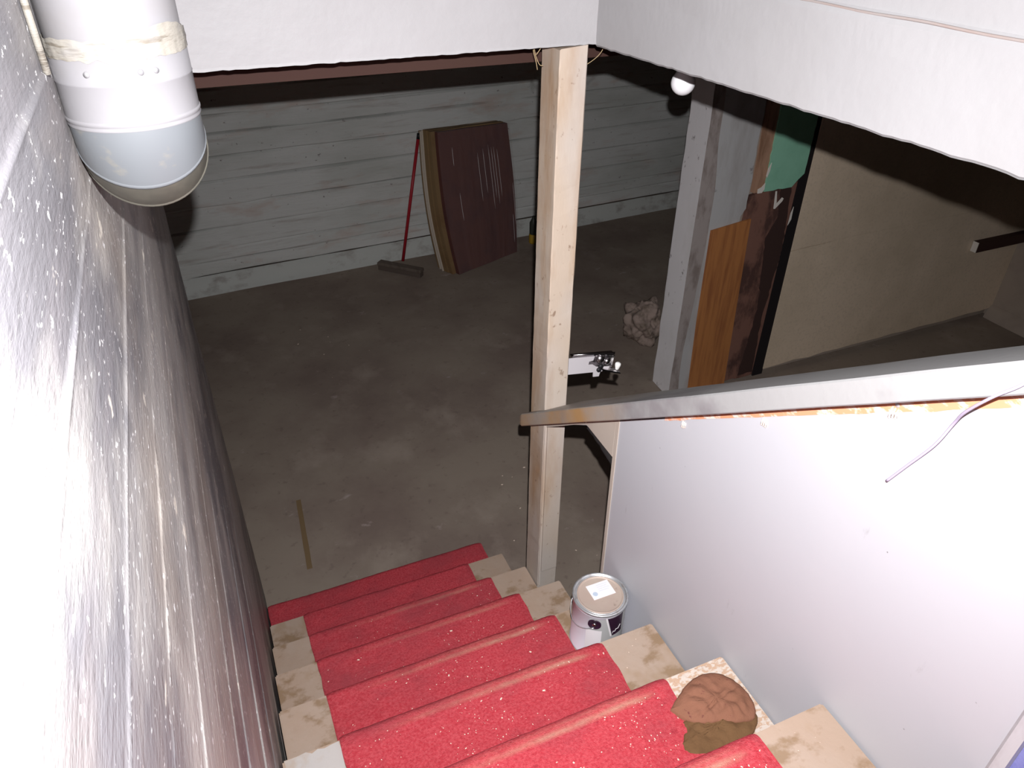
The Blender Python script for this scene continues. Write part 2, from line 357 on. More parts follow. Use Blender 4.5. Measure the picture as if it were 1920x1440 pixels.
# far wall of the basement, also cast against boards, a little out of square
def far_y(x): return 6.03+0.055*(x+0.22)
fs = [-2.69+0.0]
def far_wall():
    ss = [-2.70, -2.59, -2.49, -2.32, -2.14, -1.95, -1.77, -1.60, -1.47, -1.29, -1.11, -0.93, -0.75, -0.57, -0.40]
    zs = [-2.70]
    for s in ss:
        for d in (-0.012, -0.005, 0.0, 0.005, 0.012, 0.06, 0.11): zs.append(s+d)
    zs = sorted(set(round(z, 4) for z in zs if -2.702 < z < -0.2))+[-0.2]
    xs = np.arange(-3.0, 7.41, 0.04)
    def fn(x, z):
        j = sum(1 for s in ss if z >= s-0.001)
        wob = 0.006*nz(x*0.9, j*3.3, 4)
        off = 0.012*nz(j*5.3, x*0.35, 2) + 0.004*nz(x*3, z*6, 6)
        dn = min(abs(z-s) for s in ss)
        amp = max(0.0, min(1, 0.6+1.5*nz(x*1.7, round(z*6)*2.7, 12)))
        off += -0.030*amp*math.exp(-(dn/0.005)**2)
        return (x, far_y(x)-off, z+(wob if z > -2.69 and z < -0.3 else 0))
    v, f = grid(xs, zs, fn)
    o = pyd('wall_far', v, f, 'far_wall'); tag(o, 'whitewashed board-formed concrete wall at the far end of the basement', kind='structure')
    # cove / curb at its foot
    prof = [(0.0, -2.70), (-0.015, -2.715), (-0.03, -2.76), (-0.045, -2.80), (-0.075, -2.822), (-0.10, ZF-0.01)]
    v, f = grid(xs[::2], range(len(prof)), lambda x, i: (x, far_y(x)+prof[i][0]+0.01*nz(x*4, i, 3), prof[i][1]))
    o = pyd('baseboard_far', v, f, 'curb', smooth=True); tag(o, 'pale concrete cove along the foot of the far wall', kind='structure')
far_wall()
# outer basement walls that close the room
o = box('wall_basement_left', -3.1, -3.0, -1.3, 6.8, ZF-0.05, -0.1, 'side_wall'); tag(o, 'basement side wall out of sight', kind='structure')
o = box('wall_basement_right', 7.4, 7.5, -1.3, 6.8, ZF-0.05, -0.1, 'side_wall'); tag(o, 'basement side wall behind the partition', kind='structure')
o = box('wall_back', -3.1, 7.5, -1.3, -1.2, ZF-0.05, TOP+0.1, 'header'); tag(o, 'wall behind the photographer', kind='structure')

# ceilings
def slab(name, x0, x1, y0, y1, z0, z1, m, label):
    o = box(name, x0, x1, y0, y1, z0, z1, m); tag(o, label, kind='structure'); return o
slab('ceiling', -3.0, 7.4, 1.91, 6.8, -0.20, -0.12, 'ceiling', 'dark basement ceiling')
slab('ceiling_side', 1.15, 7.4, -1.2, 1.91, -0.20, -0.12, 'ceiling', 'dark basement ceiling beside the stairwell')
slab('ceiling_stairwell', -0.4, 1.2, -1.2, 1.95, TOP, TOP+0.08, 'header', 'white stairwell ceiling')

# white headers of the stairwell opening, rough along the lower edge
def header_front():
    xs = np.linspace(-0.10, 0.987, 90); zs = [0, 0.006, 0.02, 0.05, 0.1, 0.16, 0.25, 0.4, 0.6, 0.9, TOP+0.338]
    def low(x): return -0.338+0.0022*nz(x*35, 1, 1)+0.0015*nz(x*90, 2, 5)
    def fn(x, d): return (x, 1.75+0.0025*nz(x*4, d*5, 3)-(0.002 if d == 0 else 0)+0.001, low(x)+d if d < 0.3 else -0.338+d)
    v, f = grid(xs, zs, fn); n = len(v)
    v2, f2 = grid(xs, [0.0, 0.14], lambda x, t: (x, 1.752+t, low(x)+t*0.02)); f2 = [tuple(i+n for i in q) for q in f2]
    v += v2; f += f2; n = len(v)
    v3, f3 = grid(xs, [low(0), 0.9], lambda x, z: (x, 1.89, z)); v += v3; f += [tuple(i+n for i in q) for q in f3]
    return tag(pyd('wall_header_front', v, f, 'header', smooth=False), 'white plaster wall above the front edge of the stairwell opening', kind='structure')
header_front()
def header_right():
    ys = np.linspace(-1.2, 1.752, 170)
    def low(y): return -0.345+0.0235*(1.797-y)+0.003*nz(y*30, 1, 9)+0.002*nz(y*80, 4, 1)
    ds = [0, 0.004, 0.02, 0.06, 0.11]
    def fn(y, d): return (0.985+0.003*nz(y*4, d*8, 7)+(0.004 if d == 0 else 0), y, low(y)+d)
    v, f = grid(ys, ds, fn); n = len(v)
    # concrete lip, a small step, then the plaster above it
    zs = [-0.172, -0.164, -0.158, -0.10, 0.0, 0.2, 0.5, TOP]
    xo = {-0.172: 0.985, -0.164: 0.989, -0.158: 0.994}
    v2, f2 = grid(ys, zs, lambda y, z: (xo.get(z, 0.992)+0.003*nz(y*5, z*9, 17), y, z)); v += v2
    f += [tuple(i+n for i in q) for q in f2]
    m = len(ys)
    for i in range(m-1):
        a = (len(ds)-1)*m+i; f.append((a, a+1, n+i+1, n+i))
    n = len(v)
    v3, f3 = grid(ys, [0.0, 0.14], lambda y, t: (0.988+t, y, low(y))); v += v3; f += [tuple(i+n for i in q) for q in f3]; n = len(v)
    v4, f4 = grid(ys, [-0.35, 0.9], lambda y, z: (1.13, y, z)); v += v4; f += [tuple(i+n for i in q) for q in f4]
    o = tag(pyd('wall_header_right', v, f, 'header_r', smooth=False), 'white plaster wall above the right side of the stairwell opening', kind='structure')
    pts = [(0.9895, y, -0.163+0.0015*nz(y*9, 3, 3)) for y in np.linspace(-0.6, 1.35, 60)]
    j = tube('trim_joint', pts, 0.0022, 'joint', n=8); tag(j, 'stained joint line running along the upper right wall', kind='structure')
header_right()

# right stair wall: painted sheet on a studded wall, with the tongue under the cap at its far end
cap_s = -0.735
def capz(y): return -0.471+cap_s*(y-0.454)      # top of the sloping cap
def wall_right():
    poly = [(0.27, ZF+0.001), (1.345, ZF+0.001), (1.345, -1.60), (1.348, -1.40), (1.344, -1.322)]
    for i in range(13):
        t = i/12; poly.append((1.350+0.155*t, -1.318+0.004*math.sin(t*3)+0.004*nz(t*9, 1, 1)))
    poly += [(1.70, -1.45), (1.735, capz(1.735)-0.066), (0.27, capz(0.27)-0.066)]
    # front sheet
    o = prism('wall_right', poly, 'x', 0.900, 0.906, 'panel')
    tag(o, 'grey-white painted panel wall along the right of the stairs', kind='structure')
    poly2 = [(0.27, ZF+0.001), (1.33, ZF+0.001), (1.33, -1.30), (1.30, capz(1.30)-0.066), (0.27, capz(0.27)-0.066)]
    prism('backing', poly2, 'x', 0.9065, 0.99, 'panel', parent=o)
    # chipped bare-wood top edge of the sheet
    ys = np.linspace(0.27, 1.15, 70)
    v, f = grid(ys, [0, 1], lambda y, t: (0.8985, y, capz(y)-0.060 if t else capz(y)-0.073+0.004*nz(y*28, 2, 2)-0.011*(1-min(1, max(0, (y-0.3)/0.75)))))
    pyd('chipped_edge', v, f, 'orange_wood', parent=o)
    # screw heads and dried drips under them
    for (y, z) in ((0.607, -0.650), (0.851, -0.838), (1.079, -1.004)):
        if y < 0.7:
            s = lathe('screw', [(0.0, 0.003), (0.003, 0.0028), (0.0045, 0.001), (0.0045, 0)], (0, 0, 0), 'screw', n=14)
            s.data.transform(Matrix.Rotation(-math.pi/2, 4, 'Y')); s.data.transform(Matrix.Translation((0.900, y, z))); s.parent = o
        for q in range(3):
            yy = y-0.004+0.005*q; L = 0.010+0.012*rnd.random()
            tube('paint_drip', [(0.8995, yy, z-0.006), (0.8985, yy+0.001, z-0.006-L*0.5), (0.8985, yy, z-0.006-L), (0.8995, yy, z-0.008-L)],
                 [0.0015, 0.0020, 0.0026, 0.001], 'drip', parent=o, n=6)
    # cream end strip where the sheet turns to bare board
    poly3 = [(1.352, -1.318), (1.352, -1.165)]+[(1.735, capz(1.735)-0.064), (1.70, -1.452), (1.50, -1.312)]
    prism('end_board', poly3, 'x', 0.8975, 0.8998, 'gusset', parent=o)
    prism('cleat', [(1.49, capz(1.49)-0.054), (1.742, capz(1.742)-0.054), (1.742, capz(1.742)-0.072), (1.50, capz(1.50)-0.066)], 'x', 0.891, 0.8972, 'gusset', parent=o)
    prism('edge_strip', [(1.335, -1.95), (1.3455, -1.95), (1.350, -1.318), (1.352, -1.17), (1.335, -1.16)], 'x', 0.8975, 0.8998, 'gusset', parent=o)
wall_right()
# black tube modelling the tongue's shadow together with dark mould below it
pts = [(0.91, 1.50, -1.325), (0.912, 1.44, -1.332), (0.915, 1.385, -1.35), (0.915, 1.352, -1.37), (0.915, 1.35, -1.40)]
o = tube('shadow_mould_band', smoothpts(pts, 5), [0.010+0.003*rnd.random() for _ in range(21)], 'shadow_mould', n=7, loc=(0.91, 1.45, -1.34))
tag(o, 'black band of painted shadow and mould under the cream board at the panel end', 'shadow band')

# jamb and lavender face where the stair wall ends near the camera
o = prism('trim_jamb', [(0.884, 0.249), (0.9, 0.249), (0.9, 0.2695), (0.888, 0.2695), (0.884, 0.265)], 'z', -1.46, -0.52, 'trim_white')
tag(o, 'white door jamb at the near end of the right stair wall', kind='structure')
o = box('wall_right_near', 0.898, 1.0, -1.2, 0.2488, ZF, -0.40, 'blue'); tag(o, 'lavender blue wall beside the top of the stairs', kind='structure')

# beam under the basement ceiling
o = box('beam', -0.9, 7.3, 2.0, 2.12, -0.421, -0.201, 'girder', loc=(0.5, 2.06, -0.421)); tag(o, 'dark brown timber beam under the basement ceiling', kind='structure')

# ---------------------------------------------------------------- partition right of the concrete pier
YP = 3.30
pt = box('wall_partition', 2.62, 5.60, YP+0.03, YP+0.10, ZF+0.001, -0.201, 'side_wall')
tag(pt, 'patched partition wall with plywood, green board and tan board', kind='structure')
# pier: light left face, grimy front
def pier():
    zs = np.linspace(ZF+0.001, -0.202, 60)
    def edge(z): return 2.575+0.006*nz(z*5, 1, 4)
    def lf(z): return YP+0.205+0.008*nz(z*6, 3, 2)
    # left face
    v, f = grid([0, 0.25, 0.5, 0.75, 1], zs, lambda t, z: (edge(z)+0.012*t, YP+(lf(z)-YP)*t, z))
    o = pyd('wall_pier', v, f, 'pier_light', smooth=True); tag(o, 'white painted concrete pier between basement and partition', kind='structure')
    def wav(z): return 2.66+0.020*math.sin(z*3.2+0.6)+0.015*nz(z*3, 5, 5)
    v, f = grid([0, 0.5, 1], zs, lambda t, z: (edge(z)+(wav(z)-edge(z))*t, YP+0.001, z))
    pyd('grimy_edge', v, f, 'pier_dirty', parent=o)
    def tear(z): return 2.925+0.02*nz(z*8, 1, 7)+0.008*nz(z*25, 1, 2)-(0.03 if -1.75 < z < -1.6 else 0)
    v, f = grid([0, 0.3, 0.6, 1], zs, lambda t, z: (wav(z)+(tear(z)-wav(z))*t, YP, z))
    n = len(v)
    v2, f2 = grid([0, 1], zs, lambda t, z: (tear(z), YP+0.03*t, z)); v += v2; f += [tuple(i+n for i in q) for q in f2]
    pyd('plaster_face', v, f, 'pier_grey', parent=o)
    pyd('pier_end', [(2.587, YP+0.2, ZF), (2.9, YP+0.2, ZF), (2.9, YP+0.2, -0.2), (2.587, YP+0.2, -0.2)], [(0, 1, 2, 3)], 'pier_dirty', parent=o)
pier()
def rough_poly(pts, amp=0.006, step=0.03, seed=1):
    out = []
    n = len(pts)
    for i in range(n):
        a = Vector(pts[i]); b = Vector(pts[(i+1) % n]); m = max(1, int((b-a).length/step))
        for j in range(m):
            p = a.lerp(b, j/m)
            if j: p = p+Vector((nz(p.x*37, p.y*37, seed), nz(p.x*37, p.y*37, seed+9)))*amp
            out.append((p.x, p.y))
    return out
prism('stud', [(2.950, -0.203), (3.028, -0.203), (3.026, -1.497), (2.958, -1.497)], 'y', YP-0.004, YP+0.028, 'stud', parent=pt)
prism('green_board', rough_poly([(3.024, -0.203), (3.318, -0.203), (3.300, -1.42), (3.262, -1.452), (3.225, -1.492), (3.025, -1.494)], 0.006), 'y', YP-0.012, YP-0.004, 'green', parent=pt)
prism('brown_board', rough_poly([(2.935, -1.515), (3.30, -1.47), (3.315, ZF+0.01), (2.94, ZF+0.01)], 0.010), 'y', YP+0.004, YP+0.027, 'brown_board', parent=pt)
prism('brown_strip', rough_poly([(3.16, -1.50), (3.235, -1.50), (3.27, -1.9), (3.23, -2.4), (3.25, -2.80), (3.13, -2.80), (3.18, -2.3), (3.12, -1.8), (3.18, -1.68)], 0.012), 'y', YP-0.002, YP+0.003, 'dark_strip', parent=pt)
prism('plywood_sheet', [(2.692, -1.682), (2.966, -1.650), (3.012, ZF+0.003), (2.722, ZF+0.003), (2.700, -2.278)], 'y', YP-0.016, YP-0.004, 'plywood', parent=pt)
prism('black_stud', [(3.296, -0.203), (3.345, -0.203), (3.336, ZF+0.003), (3.255, ZF+0.003)], 'y', YP-0.008, YP+0.002, 'gap', parent=pt)
# two tan boards that meet on a fine crooked joint
jt = [(3.338, -1.915), (3.45, -1.908), (3.58, -1.905), (3.70, -1.898), (4.2, -1.890), (5.55, -1.880)]
prism('tan_board', [(3.345, -0.203)]+jt+[(5.55, -0.203)], 'y', YP-0.014, YP+0.027, 'tan', parent=pt)
prism('tan_board', [(p[0], p[1]-(0.004 if p[0] < 3.66 else 0.0008)) for p in jt]+[(5.55, -2.76)]+
      [(5.55-0.13*i, -2.765-0.004*i*0.3+0.012*nz(i*0.9, 3, 3)) for i in range(1, 17)]+[(3.334, -2.79)], 'y', YP-0.014, YP+0.027, 'tan', parent=pt)
# torn paper scraps
prism('torn_paper', [(3.018, -1.36), (3.036, -1.325), (3.034, -1.37), (3.022, -1.41), (3.014, -1.40)], 'y', YP-0.016, YP-0.013, 'torn', parent=pt)
prism('torn_paper', [(2.972, -1.472), (2.998, -1.462), (3.018, -1.44), (3.020, -1.478), (3.006, -1.497), (2.975, -1.497)], 'y', YP-0.016, YP-0.013, 'torn', parent=pt)
prism('torn_paper', [(3.106, -1.500), (3.116, -1.500), (3.132, -1.580), (3.165, -1.545), (3.178, -1.553), (3.172, -1.568), (3.128, -1.610), (3.118, -1.608)], 'y', YP-0.018, YP-0.015, 'torn', parent=pt)
prism('torn_paper', [(3.265, -1.66), (3.277, -1.62), (3.279, -1.70), (3.262, -1.735)], 'y', YP-0.012, YP-0.009, 'torn', parent=pt)
# right hand wall of that bay and the ledge at its foot
o = box('wall_bay_right', 5.551, 5.65, -1.2, YP+0.05, ZF+0.001, -0.201, 'side_wall'); tag(o, 'dim side wall right of the tan boards', kind='structure')
ys = np.linspace(-1.2, YP-0.015, 40)
prof = [(5.551, -2.735), (5.54, -2.742), (5.515, -2.762), (5.50, -2.80), (5.492, ZF)]
v, f = grid(ys, range(5), lambda y, i: (prof[i][0]+0.012*nz(y*3, i, 1), y, prof[i][1]))
o = pyd('baseboard_right', v, f, 'side_wall', smooth=True); tag(o, 'pale ledge along the foot of the dim side wall', kind='structure')
# short wooden block nailed in that corner
o = empty('wooden_ledger', (5.3, YP-0.06, -2.2), 'short dark brown timber ledger fixed high in the right-hand corner of the tan wall', 'ledger')
box('block', 5.035, 5.545, YP-0.062, YP-0.016, -2.195, -2.118, 'girder', parent=o, bevel=0.003)
box('lit_end', 5.030, 5.0345, YP-0.061, YP-0.018, -2.194, -2.119, 'torn', parent=o)  # pale plate paints in the light falling on the block's end

# ================================================================ STAIRCASE
st = empty('staircase', (0.4, 1.1, ZF), 'straight wooden basement staircase with worn beige painted treads', 'staircase')
for k in range(-3, 8):
    xe = 0.885 if k == 5 else 0.896
    y0 = yk(k-1)+0.001; y1 = yk(k)
    m = {1: 'tread_flaky'}.get(k, 'tread')
    bm = bmesh.new(); bmesh.ops.create_cube(bm, size=1)
    x0 = -0.098+0.004*rnd.random()
    for v_ in bm.verts:
        v_.co = Vector((x0+(xe-x0)*(v_.co.x+.5), y0+(y1-y0)*(v_.co.y+.5), zk(k)-0.03+0.03*(v_.co.z+.5)))
    bmesh.ops.bevel(bm, geom=bm.edges[:], offset=0.004, segments=2, affect='EDGES')
    t = bmo('tread', bm, m, parent=st)
    if k == 2:
        prism('white_patch', rough_poly([(-0.092, y0+0.075), (0.0, y0+0.085), (0.034, y1-0.09), (0.034, y1-0.004), (-0.092, y1-0.004)], 0.012, 0.015), 'z', zk(k)-0.002, zk(k)+0.0008, 'tread_white', parent=t)['label'] = 'white repainted patch'
    if k == 4:
        pass
    if k < 7:
        box('riser', -0.095, xe-0.006, y1-0.022, y1-0.004, zk(k+1)+0.0008, zk(k)-0.031, 'tread', parent=st)
    else:
        box('riser', -0.095, xe-0.006, y1-0.022, y1-0.004, ZF+0.001, zk(k)-0.031, 'tread', parent=st)
for xs_ in ((0.845, 0.872), (-0.092, -0.065)):
    poly = [(yk(-3), zk(-3)-0.25)]+[p for k in range(-3, 8) for p in ((yk(k-1)+0.03, zk(k)-0.034), (yk(k)-0.03, zk(k)-0.034))]
    poly = [(yk(-4)+0.03, zk(-3)-0.42)] + poly[1:] + [(yk(7)-0.03, ZF+0.002), (yk(6)-0.1, ZF+0.002)]
    prism('stringer', poly, 'x', xs_[0], xs_[1], 'stringer', parent=st)
o = box('floor_landing', -0.10, 0.896, -1.2, yk(-4), zk(-4)-0.2, zk(-4), 'tread'); tag(o, 'landing at the head of the stairs', kind='structure')

# ---------------------------------------------------------------- carpet
def carpet_surface(x0, x1, k0, k1, name, parent, last_full=True):
    path = []     # (y, z, wear)
    T = 0.011
    for k in range(k0, k1+1):
        ya = yk(k-1)+0.016; yb = yk(k); z = zk(k)+T
        n = 22
        for i in range(n+1):
            t = i/n; y = ya+(yb-0.020-ya)*t
            fil = 0.012*math.exp(-(y-ya)/0.010)
            wv = math.exp(-((y-(yb-0.027))/0.0046)**2)
            path.append((y, z+fil+0.003*t, wv, k))
        for a in (15, 35, 55, 75, 90):
            th = math.radians(a)
            path.append((yb-0.020+0.026*math.sin(th), z+0.003-0.026+0.026*math.cos(th), 0.25*math.exp(-(a/25)**2), k))
        zb = (zk(k+1) if k < 7 else ZF)+T
        for i in range(1, 8):
            t = i/8; path.append((yb+0.006+0.004*math.sin(t*3.1), z-0.023+(zb-(z-0.023))*t, 0, k))
        if k == 7: path.append((yb+0.008, ZF+0.003, 0, k))
    nx = int((x1-x0)/0.010); xs = [x0+(x1-x0)*i/nx for i in range(nx+1)]
    verts = []; wear = []
    for j, (y, z, wv, k) in enumerate(path):
        row = []
        for i, x in enumerate(xs):
            e = (1 if i == 0 else 0)-(1 if i == nx else 0)
            xx = x+0.0035*nz(y*18, z*18, 3+abs(e)*0)*(1 if e else 0)
            dz = 0.0035*nz(x*9, y*9, z*9)+0.0018*nz(x*70, y*70, z*70)
            dy = 0.006*nz(x*2.2, k*3.3, 1)
            # the nosing sags a little towards the cut edges
            ed = min(x-x0, x1-x); rr = 0.006*math.exp(-ed/0.008)
            verts.append((xx, y+dy, z+dz-rr))
            fade = min(1, max(0.0, (x-0.10)/0.45))*(0.0 if k > 5 else (1.0 if k < 4 else 0.55))*max(0, min(1, (0.70-x)/0.06))
            wear.append(wv*fade)
    ncol = nx+1; faces = []
    for j in range(len(path)-1):
        for i in range(nx): a = j*ncol+i; faces.append((a, a+1, a+ncol+1, a+ncol))
    # skirts at both cut edges
    for side in (0, nx):
        base = len(verts)
        for j, (y, z, wv, k) in enumerate(path):
            p = verts[j*ncol+side]
            jn = min(j+1, len(path)-1); jp = max(j-1, 0)
            t = Vector((0, path[jn][0]-path[jp][0], path[jn][1]-path[jp][1])).normalized()
            nrm = Vector((0, t.z, -t.y))
            q = Vector(p)+nrm*0.009; verts.append(tuple(q)); wear.append(0)
        for j in range(len(path)-1):
            a = j*ncol+side; b = (j+1)*ncol+side
            faces.append((a, b, base+j+1, base+j) if side else (b, a, base+j, base+j+1))
    o = pyd(name, verts, faces, 'carpet', parent=parent, loc=None if parent else (x0, yk(k1), zk(k1)), smooth=True)
    at = o.data.attributes.new('wear', 'FLOAT', 'POINT'); at.data.foreach_set('value', wear)
    return o
cp = carpet_surface(0.035, 0.736, -3, 6, 'carpet_runner', None)
tag(cp, 'worn red pile carpet runner down the middle of the stairs', 'carpet')
cw = carpet_surface(-0.098, 0.893, 7, 7, 'carpet_strip', None)
tag(cw, 'wide red carpet piece covering the whole bottom step', 'carpet')

# plaster crumbs lying on the carpet
def crumbs(name, count, fn, parent, size=(0.0010, 0.0028)):
    verts = []; faces = []
    for _ in range(count):
        p, s = fn(), rnd.uniform(*size)
        if rnd.random() < 0.04: s *= 2.0
        a = rnd.random()*6.28; st_ = rnd.uniform(0.5, 1.6); n = len(verts)
        ca, sa = math.cos(a), math.sin(a)
        for (u, v_, w_) in ((-1, -.6, 0), (1, -.7, 0), (.8, .8, 0), (-.9, .6, 0), (0, 0, .9)):
            u *= st_; verts.append((p[0]+s*(u*ca-v_*sa), p[1]+s*(u*sa+v_*ca), p[2]+s*w_))
        faces += [(n, n+1, n+4), (n+1, n+2, n+4), (n+2, n+3, n+4), (n+3, n, n+4)]
    o = pyd(name, verts, faces, 'crumb', parent=parent); return o
def on_carpet():
    while True:
        k = rnd.choice([-1, 0, 0, 1, 1, 1, 2, 2, 2, 3, 3, 4, 5]); x = 0.05+0.67*rnd.random()**0.8; y = yk(k)-0.03-0.21*rnd.random()
        if nz(x*7, y*7, k) + rnd.random()*0.6 > 0.28: return (x, y, zk(k)+0.0145+0.003*(y-yk(k-1))/0.26)
c = crumbs('plaster_crumbs', 900, on_carpet, cp, (0.0006, 0.0017)); c['kind'] = 'stuff'; c['label'] = 'white plaster crumbs scattered on the carpet'
def on_tread():
    k = rnd.choice([0, 1, 1, 1, 2, 3]); return (0.745+0.14*rnd.random(), yk(k)-0.02-0.22*rnd.random(), zk(k)+0.001)
c = crumbs('paint_flakes', 60, on_tread, st, (0.0005, 0.0013)); c['kind'] = 'stuff'

# ---------------------------------------------------------------- post
ps = empty('wooden_post', (0.928, 1.81, ZF), 'cream painted square wooden post rising from the stair foot to the white header corner', 'post')
def post_mesh():
    zs = np.linspace(ZF+0.001, -0.345, 110)
    x0, x1, y0, y1 = 0.889, 0.967, 1.754, 1.860
    ring = [(x0+0.003, y0), (x1-0.003, y0), (x1, y0+0.003), (x1, y1-0.003), (x1-0.003, y1), (x0+0.003, y1), (x0, y1-0.003), (x0, y0+0.003)]
    verts = []; faces = []
    for z in zs:
        for i, (x, y) in enumerate(ring):
            d = 0.0018*nz(i*3.3, z*14, 2)+0.0010*nz(i*1.3, z*40, 4)
            zz = z
            if z == zs[-1]: zz += 0.006*(x-x0)/0.078 - 0.003*(1 if i > 3 else 0)
            verts.append((x+d, y+d*0.6, zz))
    for j in range(len(zs)-1):
        for i in range(8): faces.append((j*8+i, j*8+(i+1) % 8, (j+1)*8+(i+1) % 8, (j+1)*8+i))
    faces.append(tuple(range(8))[::-1]); faces.append(tuple((len(zs)-1)*8+i for i in range(8)))
    return pyd('shaft', verts, faces, 'post', parent=ps)
post_mesh()
box('face_strip', 0.8995, 0.9625, 1.7475, 1.7535, -2.185, -1.47, 'post', parent=ps, bevel=0.0015)
prism('corner_bead', [(0.890, 1.7505), (0.896, 1.7475), (0.898, 1.7535), (0.890, 1.7535)], 'z', -2.26, -1.45, 'post', parent=ps)

# ---------------------------------------------------------------- sloping cap
def cap():
    ys = list(np.linspace(0.0, 1.742, 90)); T = 0.052
    sec = [(0.853, 0), (0.850, -0.004), (0.850, -T+0.003), (0.853, -T), (1.008, -T), (1.012, -T+0.004), (1.012, -0.004), (1.008, 0)]
    verts = []; faces = []; wear = []
    def ww(x, y, d):
        a = min(1.0, max(0.0, (y-1.22)/0.22)); return a*(0.35 if d > -0.003 else 0.95)*(0.75+0.5*nz(y*9, x*9, 3))
    for y in ys:
        for (x, d) in sec:
            verts.append((x+0.001*nz(y*9, x*50, 1), y, capz(y)+d+0.0012*nz(y*7, x*5, d*30))); wear.append(ww(x, y, d))
    n = len(sec)
    for j in range(len(ys)-1):
        for i in range(n): faces.append((j*n+i, j*n+(i+1) % n, (j+1)*n+(i+1) % n, (j+1)*n+i))
    faces.append(tuple(range(n))[::-1]); faces.append(tuple((len(ys)-1)*n+i for i in range(n)))
    # tongue past the left face of the post, rounded at its tip
    y2 = [1.742, 1.78, 1.81, 1.835, 1.855, 1.868, 1.876]
    xr = [0.886]*4+[0.884, 0.877, 0.866]; xl = [0.850]*4+[0.8505, 0.853, 0.860]; b = len(verts)
    for y, a, c in zip(y2, xl, xr):
        sh = 0.004 if y > 1.86 else 0
        for (x, d) in ((a+0.003, -sh), (a, -0.004-sh), (a, -T+0.004+sh), (a+0.003, -T+sh), (c, -T+sh), (c, -sh)):
            verts.append((x, y, capz(y)+d)); wear.append(ww(x, y, d))
    for j in range(len(y2)-1):
        for i in range(6): faces.append((b+j*6+i, b+j*6+(i+1) % 6, b+(j+1)*6+(i+1) % 6, b+(j+1)*6+i))
    faces.append(tuple(b+i for i in range(6))[::-1]); faces.append(tuple(b+(len(y2)-1)*6+i for i in range(6)))
    o = pyd('sloping_rail', verts, faces, 'cap', loc=(0.93, 0.9, capz(0.9)))
    at = o.data.attributes.new('wear', 'FLOAT', 'POINT'); at.data.foreach_set('value', [max(0, min(1, q)) for q in wear])
    tag(o, 'sloping white rail board capping the right stair wall, browned at its lower end', 'handrail')
cap()

# ---------------------------------------------------------------- white cord over the rail
pts = [(0.93, 0.36, -0.380), (0.895, 0.385, -0.412), (0.860, 0.403, -0.427), (0.8455, 0.416, -0.452), (0.845, 0.4293, -0.4866), (0.8455, 0.4557, -0.5226), (0.862, 0.489, -0.5727), (0.88, 0.5075, -0.610), (0.884, 0.523, -0.660), (0.888, 0.552, -0.722), (0.889, 0.574, -0.770)]
o = tube('hanging_cord', smoothpts(pts, 6), 0.0021, 'cord', n=8, loc=(0.93, 0.36, -0.37)); tag(o, 'thin lavender white cord hanging over the rail against the panel', 'cord')

# ---------------------------------------------------------------- latch behind the post
lt = empty('track_bracket', (0.968, 1.79, -1.30), 'bright metal track bracket with rollers sticking out from the right of the post', 'bracket')
def lp(x, z): return (x, z)
prism('plate', [(0.9675, -1.262), (1.065, -1.262), (1.063, -1.277), (1.048, -1.280), (1.048, -1.292), (1.064, -1.292), (1.080, -1.302), (1.092, -1.305), (1.098, -1.300), (1.103, -1.305), (1.132, -1.305), (1.128, -1.315),
    (1.100, -1.323), (1.098, -1.340), (1.076, -1.340), (1.073, -1.322), (0.9675, -1.322)], 'y', 1.772, 1.775, 'plate', parent=lt)
box('back_plate', 1.046, 1.152, 1.788, 1.790, -1.318, -1.262, 'chrome', parent=lt)
prism('flange', [(0.985, 1.795), (1.140, 1.795), (1.143, 1.775), (0.985, 1.778)], 'z', -1.262, -1.259, 'chrome', parent=lt)
tube('rod', [(0.985, 1.775, -1.252), (1.06, 1.775, -1.254), (1.13, 1.775, -1.262), (1.142, 1.775, -1.268)], 0.0032, 'chrome', parent=lt, n=10)
prism('arm', [(1.10, -1.306), (1.172, -1.326), (1.173, -1.331), (1.10, -1.313)], 'y', 1.76, 1.785, 'chrome', parent=lt)
def ydisc(name, x, y, z, prof, m, n=20):
    s = lathe(name, prof, (0, 0, 0), m, n=n, capt=True, capb=True)
    s.data.transform(Matrix.Rotation(math.pi/2, 4, 'X')); s.data.transform(Matrix.Translation(Vector((x, y, z))-wloc(lt))); s.parent = lt
ydisc('roller', 1.096, 1.786, -1.279, [(0.017, 0), (0.017, 0.006), (0.012, 0.012), (0.006, 0.016)], 'chrome')
ydisc('roller', 1.122, 1.786, -1.289, [(0.013, 0), (0.013, 0.008), (0.009, 0.014), (0.004, 0.016)], 'chrome')
ydisc('screw', 1.095, 1.772, -1.300, [(0.009, 0), (0.009, 0.006), (0.006, 0.009)], 'black', 16)
ydisc('screw', 1.091, 1.772, -1.313, [(0.0085, 0), (0.0085, 0.005), (0.006, 0.008), (0.003, 0.008)], 'black', 16)
lt.rotation_euler = (0, 0.145, 0)
s = lathe('stop_knob', [(0.004, 0), (0.006, 0.003), (0.010, 0.018), (0.009, 0.024), (0.004, 0.027)], (1.165, 1.775, -1.322), 'nylon', parent=lt, n=18, capt=True, capb=True)

